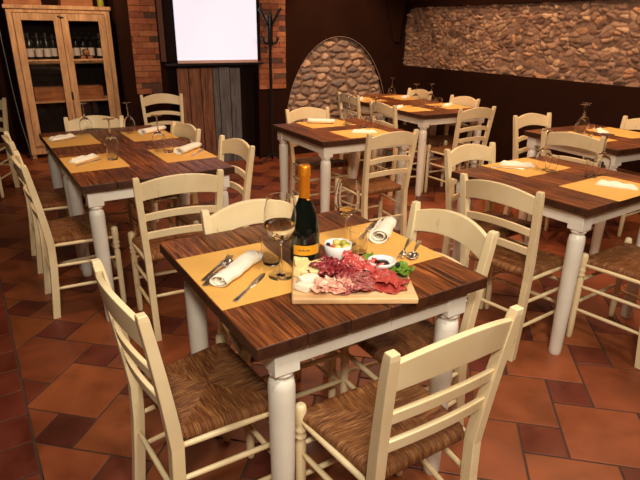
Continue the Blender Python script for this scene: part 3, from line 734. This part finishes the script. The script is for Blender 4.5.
# foreground table
pmat(Mf.p(.155, .42, TZ+.0001), Mf.th+pi/2, 'yellow paper placemat on the left side of the foreground table', 'placemat', 'yellow paper placemats')
pmat(Mf.p(.645, .395, TZ+.0001), Mf.th+pi/2, 'yellow paper placemat on the far right side of the foreground table', 'placemat', 'yellow paper placemats')
def at(fr, a, b_, z=ZM): return fr.p(a, b_, z)
def seg_(fr, p, q, z=ZM): 
    m = ((p[0]+q[0])/2, (p[1]+q[1])/2); return fr.p(*m, z), fr.th+math.atan2(q[1]-p[1], q[0]-p[0])
l, rz = seg_(Mf, (.235, .495), (.035, .345)); o = napA(l, rz, 'rolled white napkin on the left placemat of the foreground table', 'napkin')
o.scale = (1.32, 1.35, 1.3)
l, rz = seg_(Mf, (.68, .40), (.80, .50)); napA(l, rz, 'rolled white napkin standing out on the right placemat of the foreground table', 'napkin').scale = (1.05, 1.45, 1.75)
l, rz = seg_(Mf, (.04, .235), (.215, .38)); knife(l, rz, 'steel knife on the left placemat nearest the table corner', 'knife')
l, rz = seg_(Mf, (.635, .455), (.80, .585)); knife(l, rz, 'steel knife between tumbler and right-hand napkin', 'knife')
l, rz = seg_(Mf, (.01, .405), (.18, .56)); fork(l, rz, 'steel fork beside the left napkin, outer side', 'fork')
l, rz = seg_(Mf, (.005, .375), (.165, .525), ZM); spoon(l, rz, 'steel spoon lying close along the left napkin', 'spoon')
l, rz = seg_(Mf, (.78, .355), (.66, .255)); fork(l, rz, 'steel fork on the right placemat, nearer the napkin', 'fork')
l, rz = seg_(Mf, (.80, .325), (.68, .225)); spoon(l, rz, 'steel spoon on the right placemat near its edge', 'spoon')
o = mk_wineglass((.150, 'wine'), 1.16); o.location = at(Mf, .245, .335, ZM); tag(o, 'stemmed glass half full of pale wine left of the bottle', 'wine glass')
o = mk_wineglass((.122, 'wine_rose'), 1.04); o.location = at(Mf, .571, .455, ZM); tag(o, 'stemmed glass with a little rose wine right of the bottle', 'wine glass')
tumbler(at(Mf, .262, .435, ZM), 0, 'empty water tumbler left of the stemmed glass and bottle', 'tumbler', 'water tumblers')
tumbler(at(Mf, .555, .355, ZM), 0, 'empty water tumbler right of the bowl of pickles', 'tumbler', 'water tumblers')
# bottle
r = empty('sparkling_wine_bottle', Mf.p(.352, .375, TZ)); bz = .0015
b = MB(); b.lathe([(.001, bz), (.040, bz), (.0475, .006), (.0485, .02), (.0490, .115), (.0475, .135), (.0425, .162), (.0335, .190), (.0235, .214), (.0175, .232), (.0155, .30), (.0165, .302), (.0165, .312), (.001, .313)], 40, cap=False); b.build('bottle_body', 'bottle_glass', r)
b = MB(); b.lathe([(.0182, .228), (.0178, .238), (.0168, .27), (.0172, .292), (.0195, .297), (.0200, .305), (.0185, .310), (.0188, .325), (.0165, .331), (.006, .333), (.001, .333)], 28, cap=False); b.build('foil', 'gold_foil', r)
b = MB(); seg = 26; vs_ = []
for k in range(seg+1):
    a = radians(-90-42+110*k/seg); 
    for z in (.052, .084): vs_.append((.0489*cos(a), .0489*sin(a), z+.0))
b.add(vs_, [(2*k, 2*k+2, 2*k+3, 2*k+1) for k in range(seg)], True); b.build('label', 'yellow_label', r)
b = MB()
for k in range(9):
    a0 = radians(-90-20+k*5.0); a1 = a0+radians(2.6+1*(k % 2))
    b.add([(.0492*cos(a), .0492*sin(a), z) for a, z in ((a0, .0655), (a1, .0655), (a1, .0725-.002*(k % 3)), (a0, .0725-.002*(k % 3)))], [(0, 1, 2, 3)])
b.build('label_print', 'black_ink', r)
b = MB(); seg = 26; vs_ = []
for k in range(seg+1):
    a = radians(-90-14+28*k/seg)
    for z in (.014, .026): vs_.append((.0488*cos(a), .0488*sin(a), z))
b.add(vs_, [(2*k, 2*k+2, 2*k+3, 2*k+1) for k in range(seg)], True); b.build('neck_label', 'pale_label', r)
b = MB(); b.lathe([(.001, -.004), (.006, -.002), (.007, .002), (.001, .004)], 12, (.012, -.0175, .226), cap=False); b.build('seal', 'gold_foil', r)
tag(r, 'dark sparkling wine bottle with orange foil neck and yellow label', 'bottle')

# ------------------------------------------------------------------ charcuterie board
BX, BY, BT = -.077, 1.330, .020     # board near-left corner in world, board axis almost along world x
bth = radians(2)
Df = Frame(BX, BY, bth)
b = MB(); b.box((.178, .132, BT/2), (.356, .264, BT)); o = b.build('cutting_board', 'board_wood', bevel=.006, seg=3); o.location = Df.p(0, 0, TZ); o.rotation_euler = (0, 0, bth)
tag(o, 'rectangular pale wooden board carrying cold cuts and cheese', 'cutting board')
ZB = TZ+BT+.0005
def mk_sheet(L, w_, amp, mat, seed, name, thick=.0022, fold=3, round_=False):
    rs = random.Random(seed); b = MB(); nx, ny = 26, 18; vs_ = []; amp *= .75; ph = [rs.uniform(0, 6) for _ in range(6)]
    for j in range(ny+1):
        for i in range(nx+1):
            u, v = 2*i/nx-1, 2*j/ny-1
            if round_: du, dv = u*math.sqrt(1-v*v/2), v*math.sqrt(1-u*u/2)
            else: du, dv = u*(1+.08*sin(v*4+ph[0])), v*(1+.12*sin(u*4+ph[1]))
            x = du*L/2; y = dv*w_/2
            z = amp*(.5+.5*sin(u*fold*2.2+ph[2]+v*1.3))+amp*.6*(.5+.5*sin(v*fold*1.9+ph[3]-u*1.1))+amp*.25*sin(u*9+v*7+ph[4])
            x += amp*.5*sin(u*fold*2.2+ph[5]); vs_.append((x, y, max(z, 0)))
    zm = min(q[2] for q in vs_); vs_ = [(x, y, z-zm+thick) for x, y, z in vs_]
    b.add(vs_, [(j*(nx+1)+i, j*(nx+1)+i+1, (j+1)*(nx+1)+i+1, (j+1)*(nx+1)+i) for j in range(ny) for i in range(nx)], True)
    o = b.build(name, mat); so = o.modifiers.new('solid', 'SOLIDIFY'); so.thickness = thick; so.offset = -1; return o
def put(o, fr, x, y, z, rz, label, cat, group=None, rx=0, ry=0):
    o.location = fr.p(x, y, z); o.rotation_euler = (rx, ry, rz); return tag(o, label, cat, group)
def batch(name, mk, spots, label, cat, group, nv=3):
    pro = [mk(i) for i in range(nv)]; used = [False]*nv
    for k, (x, y, dz, rz, rx, ry) in enumerate(spots):
        v = k % nv; o = pro[v] if not used[v] else pro[v].copy()
        if used[v]: COL.objects.link(o)
        used[v] = True; put(o, Df, x, y, ZB+dz, rz, label, cat, group, rx, ry)
rs = random.Random(4)
# cured beef, dark: far centre-left
batch('cured_beef', lambda i: mk_sheet(.062, .045, .013, 'cured_beef', 30+i, 'cured_beef_slice', fold=3),
      [(.085+.021*(k % 5)+rs.uniform(-.006, .006), .135+.030*(k//5)+rs.uniform(-.006, .006), .001+.008*(k % 3), rs.uniform(0, 6), rs.uniform(-.3, .3), rs.uniform(-.3, .3)) for k in range(14)],
      'dark red cured beef slice crumpled in the pile beside the cheese', 'cold cut', 'dark cured beef slices on the board')
batch('coppa', lambda i: mk_sheet(.066, .052, .014, 'coppa_meat', 40+i, 'coppa_slice', fold=2.6),
      [(.185+.024*(k % 4)+rs.uniform(-.006, .006), .150+.030*(k//4)+rs.uniform(-.006, .006), .002+.009*(k % 3), rs.uniform(0, 6), rs.uniform(-.3, .3), rs.uniform(-.3, .3)) for k in range(10)],
      'pinkish red marbled slice folded at the far middle of the board', 'cold cut', 'marbled red slices on the board')
batch('ham', lambda i: mk_sheet(.068, .042, .012, 'cooked_ham', 50+i, 'ham_slice', fold=3),
      [(.075+.026*(k % 4)+rs.uniform(-.004, .004), .045+.028*(k//4)+rs.uniform(-.004, .004), .001+.008*(k % 2), rs.uniform(-.6, .6), rs.uniform(-.2, .2), rs.uniform(-.2, .2)) for k in range(8)],
      'pale pink ham slice folded at the front left of the board', 'cold cut', 'pale pink ham slices on the board')
def mk_salami(i):
    o = mk_sheet(.044, .044, .004, 'salami_meat', 60+i, 'salami_slice', .003, 1.5, True); return o
batch('salami', mk_salami,
      [(.148+.0215*(k % 4)+rs.uniform(-.004, .004), .040+.022*(k//4)+rs.uniform(-.004, .004), .006+.0050*(k % 4), rs.uniform(0, 6), rs.uniform(-.35, .35), rs.uniform(-.35, .35)) for k in range(18)],
      'round fat-speckled salami slice overlapping others at the front middle of the board', 'salami slice', 'salami slices on the board')
batch('prosciutto', lambda i: mk_sheet(.085, .060, .011, 'prosciutto_meat', 70+i, 'prosciutto_slice', fold=2.0),
      [(.238, .075, .001, 1.5, 0, 0), (.245, .125, .006, 1.2, .1, .1), (.285, .070, .001, 2.0, 0, -.1), (.275, .105, .010, 1.9, -.1, 0), (.300, .085, .005, 2.4, .1, 0), (.255, .085, .012, 1.3, 0, .15), (.225, .115, .008, 1.7, 0, 0)],
      'orange-red prosciutto slice draped at the front right of the board', 'cold cut', 'prosciutto slices on the board')
def chunk(name, L, w_, h_, mat, seed):
    rs_ = random.Random(seed); bm = bmesh.new(); bmesh.ops.create_cube(bm, size=1)
    for v in bm.verts: v.co = Vector((v.co.x*L*(1+rs_.uniform(-.15, .15)), v.co.y*w_*(1+rs_.uniform(-.25, .2)), (v.co.z+.5)*h_*(1+(rs_.uniform(-.25, .15) if v.co.z > 0 else 0))))
    bmesh.ops.subdivide_edges(bm, edges=bm.edges[:], cuts=4, use_grid_fill=True, smooth=.08)
    for v in bm.verts: v.co += Vector((rs_.uniform(-1, 1), rs_.uniform(-1, 1), rs_.uniform(-1, 1)*(v.co.z > .001)))*.0011
    zmin = min(v.co.z for v in bm.verts)
    for v in bm.verts: v.co.z -= zmin
    me = bpy.data.meshes.new(name); bm.to_mesh(me); bm.free(); me.polygons.foreach_set('use_smooth', [True]*len(me.polygons)); me.materials.append(MATS[mat])
    return link(name, me, bevel=.0015)
for x, y, dz, rz, L, w_, h_, mat, lab in [
    (.030, .175, 0, 1.15, .085, .024, .022, 'cheese_yellow', 'long pale yellow cheese stick leaning at the left rear of the board'),
    (.066, .190, .0, .55, .070, .022, .026, 'cheese_yellow', 'pale yellow cheese stick beside the bottle foot'),
    (.058, .150, .0, .10, .062, .026, .018, 'cheese_yellow', 'pale yellow cheese stick lying flat next to the cured beef'),
    (.026, .232, 0, .3, .045, .022, .022, 'cheese_yellow', 'small pale cheese piece at the far left corner of the board'),
    (.048, .095, 0, .5, .058, .034, .020, 'cheese_white', 'soft white cheese piece on the left of the board, rear one'),
    (.036, .055, 0, -.5, .046, .034, .018, 'cheese_white', 'soft white cheese piece nearest the front left corner of the board')]:
    put(chunk('cheese_piece', L, w_, h_, mat, int(x*1e4)), Df, x, y, ZB+dz, rz, lab, 'cheese')
# bowl with dark jam, lettuce
def bowl(name, rt_, rb, h_, oval=1):
    b = MB(); t_ = .003
    b.lathe([(.001, 0), (rb, 0), (rb+.002, .003), ((rt_+rb)/2+.004, h_*.5), (rt_, h_), (rt_-t_, h_), ((rt_+rb)/2+.004-t_, h_*.5), (rb-.002, .006), (.001, .005)], 36, cap=False, rx=oval); return b.build(name, 'porcelain')
o = bowl('dip_bowl', .042, .024, .026, 1.05); bowlp = Df.p(.275, .185, ZB+.010); o.location = bowlp; tag(o, 'small white oval bowl of dark preserve on the board', 'bowl')
rj = random.Random(3)
b = MB(); b.lathe([(.001, .0062), (.016, .0062), (.026, .012), (.022, .019), (.012, .021), (.001, .022)], 24, cap=False)
o = b.build('preserve', 'jam_dark'); o.location = bowlp; tag(o, 'dark fruit preserve heaped inside the small white bowl', 'preserve'); 
def mk_leaf(i):
    rl = random.Random(90+i); b = MB(); n = 14; vs_ = []; fs = []
    for a_ in range(n+1):
        for c_ in range(9):
            u = a_/n; v = (c_-4)/4; wd = .026*sin(pi*min(.96, u+.06))**.6*(1+.18*sin(u*34+i)*abs(v))
            vs_.append(((u-.5)*.075, v*wd, .004+.006*abs(v)+.006*sin(u*16+v*5+i)*abs(v)+.010*u*u))
    for a_ in range(n):
        for c_ in range(8): q = a_*9+c_; fs.append((q, q+1, q+10, q+9))
    b.add(vs_, fs, True); o = b.build('lettuce_leaf', 'lettuce_leaf'); so = o.modifiers.new('solid', 'SOLIDIFY'); so.thickness = .001; return o
for i, (x, y, rz, lab) in enumerate([(.335, .165, -.5, 'green lettuce leaf right of the small white bowl, upper one'), (.330, .145, -1.2, 'green lettuce leaf at the right edge of the board below the bowl'),
                                (.318, .182, .3, 'green lettuce leaf tucked against the right side of the bowl'), (.225, .225, 2.6, 'green lettuce leaf left of the small white bowl'), (.245, .238, 1.5, 'green lettuce leaf behind the small white bowl')]):
    put(mk_leaf(i), Df, x, y, ZB+.004, rz, lab, 'lettuce leaf')
b = MB(); b.lathe([(.0075*sin(pi*k/8)+1e-4, .0085-.0085*cos(pi*k/8)) for k in range(9)], 14, cap=False); o = b.build('black_olive', 'olive_black'); o.location = Df.p(.322, .168, ZB+.018)
tag(o, 'single black olive on the lettuce beside the small white bowl', 'olive')
# pickle bowl
pb = Vector(Mf.p(.462, .345, ZM)); o = bowl('pickle_bowl', .046, .030, .062); o.location = pb; tag(o, 'white porcelain bowl of mixed pickles between bottle and tumbler', 'bowl')
def blob(name, mat, L, rr, seed):
    b = MB(); b.lathe([(rr*sin(pi*k/8)+1e-4, L*(.5-.5*cos(pi*k/8))) for k in range(9)], 14, cap=False); return b.build(name, mat)
for x, y, dz, nm, mat, L, rr, lab in [
    (-.020, -.022, .046, 'pepper_piece', 'pepper_red', .016, .011, 'red pepper piece at the front of the pickle bowl'),
    (-.032, .000, .048, 'black_olive', 'olive_black', .015, .008, 'black olive at the left rim of the pickle bowl'),
    (.018, .010, .047, 'green_olive', 'olive_green', .024, .013, 'large green olive at the right back of the pickle bowl'),
    (-.006, .012, .047, 'pickled_onion', 'pickle_yellow', .024, .014, 'pale yellow pickled onion in the middle of the bowl'),
    (.000, -.020, .044, 'pickled_cauliflower', 'pickle_yellow', .018, .012, 'pale cauliflower floret beside the red pepper piece'),
    (.026, -.012, .045, 'pickled_cauliflower', 'pickle_yellow', .018, .012, 'pale cauliflower floret at the right front of the pickle bowl'),
    (.034, .006, .047, 'green_olive', 'olive_green', .014, .009, 'small green olive at the right rim of the pickle bowl')]:
    o = blob(nm, mat, L, rr, 1); o.location = pb+Vector((x, y, dz)); o.rotation_euler = (x*9, y*9, 0); tag(o, lab, 'pickle')
b = MB(); b.lathe([(.001, .0058), (.029, .0065), (.0405, .044), (.001, .047)], 24, cap=False); o = b.build('pickled_cabbage', 'pickle_yellow'); o.location = pb; tag(o, 'pale shredded pickles filling the white porcelain bowl under the olives', 'pickle'); o['kind'] = 'stuff'

# ------------------------------------------------------------------ settings on the other tables
def setting(fr, ma, mb_, mrz, nap=None, kn=None, gob=None, tum=None, where='', nk=napB):
    pmat(fr.p(ma, mb_, TZ+.0001), fr.th+mrz, 'yellow paper placemat '+where, 'placemat', 'yellow paper placemats')
    if nap: l, rz = seg_(fr, *nap); nk(l, rz, 'white folded napkin '+where, 'napkin', 'white napkins')
    if kn: l, rz = seg_(fr, *kn); knife(l, rz, 'steel knife beside the napkin '+where, 'knife', 'knives on the set tables')
    if gob: goblet(at(fr, *gob), 0, 'upturned stemmed glass '+where, 'wine glass', 'upturned wine glasses')
    if tum: tumbler(at(fr, *tum), 0, 'water tumbler '+where, 'tumbler', 'water tumblers')
H_ = pi/2
setting(Lf, .155, .49, H_, ((.02, .50), (.215, .655)), ((.04, .42), (.22, .56)), (.285, .60), (.262, .50), 'at the near left place of the long left table')
setting(Lf, .155, 1.22, H_, ((.02, 1.27), (.205, 1.38)), ((.03, 1.19), (.22, 1.32)), (.285, 1.38), None, 'at the far left place of the long left table')
setting(Lf, .66, .47, H_, ((.63, .44), (.81, .59)), ((.70, .38), (.80, .50)), (.565, .60), (.60, .54), 'at the near right place of the long left table', napA)
setting(Lf, .66, 1.17, H_, ((.63, 1.20), (.80, 1.31)), None, (.560, 1.29), None, 'at the far right place of the long left table', napA)
setting(Rf, .44, .645, 0, ((.33, .78), (.50, .60)), ((.24, .74), (.40, .60)), (.46, .555), (.455, .50), 'at the far left place of the right-hand table')
setting(Rf, .43, .145, 0, ((.42, .245), (.52, .03)), None, (.63, .32), (.54, .315), 'at the near right place of the right-hand table')
setting(Bf, .40, .65, 0, ((.28, .74), (.46, .62)), None, (.57, .57), (.52, .52), 'at the far place of the small middle table', napA)
setting(Bf, .44, .17, 0, ((.36, .22), (.55, .12)), None, (.66, .33), (.58, .36), 'at the near place of the small middle table')
setting(Ff, .155, .42, H_, ((.04, .46), (.16, .56)), None, (.30, .52), (.34, .45), 'at the near left place of the corner table')
setting(Ff, .155, 1.2, H_, ((.05, 1.15), (.16, 1.32)), None, (.30, 1.3), (.30, 1.18), 'at the far left place of the corner table')
setting(Ff, .64, .42, H_, ((.60, .40), (.74, .50)), None, (.46, .48), (.50, .40), 'at the near right place of the corner table')
setting(Ff, .64, 1.2, H_, ((.62, 1.15), (.74, 1.25)), None, (.50, 1.22), None, 'at the far right place of the corner table')
setting(Tf, .155, .42, H_, ((.06, .36), (.10, .54)), None, (.26, .50), (.22, .40), 'at the near left place of the far right table')
setting(Tf, .62, .42, H_, ((.47, .44), (.55, .56)), None, (.36, .56), None, 'at the back place of the far right table')

# ------------------------------------------------------------------ glazed cabinet
C = Frame(-3.33, 6.433, radians(30))          # a along the front, b into the depth
CM = empty('glazed_cabinet', C.p(.385, .2, 0), C.th)
def cbx(lst, name, mat, parent=CM, bevel=.004, off=(-.385, -.2, 0)):
    b = MB()
    for x0, x1, y0, y1, z0, z1 in lst: b.box(((x0+x1)/2+off[0], (y0+y1)/2+off[1], (z0+z1)/2+off[2]), (x1-x0, y1-y0, z1-z0))
    return b.build(name, mat, parent, bevel=bevel)
cbx([(-.15, -.11, .02, .40, .05, 1.66), (.89, .93, .02, .40, .05, 1.66), (-.15, .93, .02, .40, .06, .10), (-.15, .93, .02, .40, 1.64, 1.67)], 'carcass', 'cabinet_wood')
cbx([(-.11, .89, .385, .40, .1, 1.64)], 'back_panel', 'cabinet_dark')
cbx([(-.17, .95, -.02, .42, 1.67, 1.71)], 'cornice', 'cabinet_wood')
cbx([(-.15, -.09, -.002, .02, .05, 1.67), (.87, .93, -.002, .02, .05, 1.67), (-.09, .87, -.002, .02, 1.63, 1.67), (-.09, .87, -.002, .02, .05, .15)], 'face_frame', 'cabinet_wood')
for x in (-.12, .90):
    for y in (.05, .37): cbx([(x-.025, x+.025, y-.025, y+.025, 0, .06)], 'foot', 'cabinet_wood')
for x0, x1 in ((-.088, .388), (.392, .868)):
    dr = cbx([(x0, x0+.075, -.026, -.003, .155, 1.625), (x1-.075, x1, -.026, -.003, .155, 1.625), (x0+.075, x1-.075, -.026, -.003, 1.55, 1.625), (x0+.075, x1-.075, -.026, -.003, .155, .30)], 'door', 'cabinet_wood')
    cbx([(x0+.07, x1-.07, -.016, -.013, .295, 1.555)], 'glass_pane', 'cabinet_glass', dr, 0, off=(-.385, -.2, 0))
    for z in (1.22,): cbx([(x0+.074, x1-.074, -.024, -.005, 1.115, 1.135)], 'glazing_bar', 'cabinet_wood', dr, .002)
b = MB(); b.tube([(.395-.385, -.03-.2, .70), (.395-.385, -.045-.2, .72), (.395-.385, -.03-.2, .74)], .006, 8); b.box((.01, -.228, .72), (.022, .004, .09)); b.build('lock_plate', 'black_metal', CM)
b = MB(); b.tube([(.36-.385, -.03-.2, 1.60), (.385-.385, -.045-.2, 1.59), (.42-.385, -.03-.2, 1.585)], .007, 8); b.build('latch', 'black_metal', CM)
for z in (1.10, .66): cbx([(-.11, .89, .03, .385, z-.02, z)], 'shelf', 'cabinet_wood')
tag(CM, 'tall glazed two-door natural wood cabinet holding wine bottles and crates', 'cabinet')
def mk_btl():
    r = empty('wine_bottle'); b = MB(); b.lathe([(.001, 0), (.036, 0), (.038, .006), (.038, .19), (.034, .215), (.018, .24), (.0145, .255), (.014, .315), (.001, .316)], 18, cap=False); b.build('bottle_body', 'dark_bottle', r)
    b = MB(); b.lathe([(.0384, .06), (.0384, .15)], 18, cap=False); b.build('label', 'pale_label', r)
    b = MB(); b.lathe([(.0150, .26), (.0148, .317), (.001, .318)], 14, cap=False); b.build('capsule', 'black_ink', r); return r
btl = Proto(mk_btl)
nb = 0
for x, y, where in [(.03, .10, 'with a large pale label behind the left pane, second from left'), (.12, .10, 'with a pale label in the middle behind the left pane'), (-.05, .10, 'with a tan label at the far left of the upper cabinet shelf'),
             (.21, .12, 'behind the left pane, next to the door stile'), (.29, .20, 'hidden deep behind the centre stile of the cabinet'), (.07, .28, 'in the back row behind the left pane'), (.17, .28, 'in the back row near the centre stile')]:
    btl(C.p(x, y, 1.1005), nb*1.3, 'dark wine bottle '+where, 'bottle', 'wine bottles in the cabinet'); nb += 1
for x, y, where in [(.46, .12, 'left in the right pane of the cabinet'), (.55, .32, 'in the back row of the right pane, left'), (.635, .32, 'in the back row of the right pane, middle'), (.80, .16, 'at the right end of the upper shelf'), (.72, .32, 'in the back row of the right pane, right')]:
    btl(C.p(x, y, 1.1005), nb, 'dark wine bottle '+where, 'bottle', 'wine bottles in the cabinet'); nb += 1
# lying bottles showing their bases (pyramid of three)
def mk_lying():
    r = empty('wine_bottle'); b = MB(); b.lathe([(.001, .0), (.034, 0), (.037, .004), (.037, .10), (.032, .12), (.015, .14), (.0135, .18), (.001, .181)], 18, cap=False)
    b.M = Matrix(); me = b.build('bottle_body', 'dark_bottle', r); b2 = MB(); b2.lathe([(.001, -.001), (.031, -.001), (.033, .001)], 18, cap=False); b2.build('base_disc', 'crate_wood', r)
    for o in (me, r.children[-1] if r.children else me): pass
    return r
lp = []
for i, (x, z) in enumerate(((.585, .0385), (.665, .0385), (.625, .107))):
    r = mk_lying() if i == 0 else copy_tree(lp[0]); lp.append(r)
    r.location = C.p(x, .05, 1.1+z); r.rotation_euler = (-pi/2, 0, C.th)
    tag(r, ['lower left of three stacked lying bottles behind the right pane', 'lower right of three stacked lying bottles behind the right pane', 'top one of three stacked lying bottles behind the right pane'][i], 'bottle', 'lying bottles in the cabinet')
def crate(x0, x1, z, h_, d, lab, mat='crate_wood', y0=.06):
    r = empty('wooden_crate', C.p((x0+x1)/2, y0+d/2, z), C.th); L = x1-x0
    b = MB(); b.box((0, -d/2+.006, h_/2), (L, .012, h_)); b.box((0, d/2-.006, h_/2), (L, .012, h_)); b.build('side_board', mat, r, bevel=.002)
    b = MB(); b.box((-L/2+.006, 0, h_/2), (.012, d-.026, h_-.002)); b.box((L/2-.006, 0, h_/2), (.012, d-.026, h_-.002)); b.build('end_board', mat, r, bevel=.002)
    b = MB(); b.box((0, 0, .006), (L-.026, d-.026, .010)); b.build('bottom_board', mat, r); return tag(r, lab, 'crate')
crate(.0, .36, .6605, .15, .24, 'open wooden crate behind the left pane on the middle cabinet shelf')
crate(.42, .76, .6605, .15, .24, 'open wooden crate behind the right pane on the middle cabinet shelf')
for i, (x, y, lab) in enumerate([(.12, .15, 'upturned stemmed glass inside the left crate of the cabinet, left one'), (.22, .15, 'upturned stemmed glass inside the left crate of the cabinet, right one')]):
    goblet(C.p(x, y, .6725), 0, lab, 'wine glass', 'glasses in the cabinet crate')
r = crate(-.15, .22, 1.7105, .16, .3, 'brown wooden crate on top of the cabinet, left', y0=.0)
r = crate(.42, .76, 1.7105, .16, .3, 'orange-brown wooden crate on top of the cabinet, right', y0=.0)
b = MB(); b.lathe([(.001, 0), (.035, 0), (.037, .01), (.037, .16), (.015, .20), (.014, .27), (.001, .271)], 18, cap=False); o = b.build('green_bottle', 'olive_green'); o.location = C.p(.86, .08, 1.7105)
tag(o, 'greenish bottle at the right end of the cabinet top', 'bottle')
b = MB(); b.box((0, 0, .155), (.13, .012, .31)); o = b.build('blue_card', 'box_blue'); o.location = C.p(.0, .345, 1.1005); 
tag(o, 'bluish card behind the bottles at the top left of the cabinet', 'card'); o.rotation_euler = (0, 0, C.th)
b = MB(); pts = [C.p(-.24, .1, 1.75), C.p(-.235, .1, 1.3), C.p(-.22, .08, .8), C.p(-.20, .05, .45), C.p(-.17, -.03, .2), C.p(-.16, -.08, .006)]
b.tube(pts, .006, 8); o = b.build('electric_cable', 'cable_grey'); tag(o, 'grey electric cable hanging down the left side of the cabinet', 'cable')
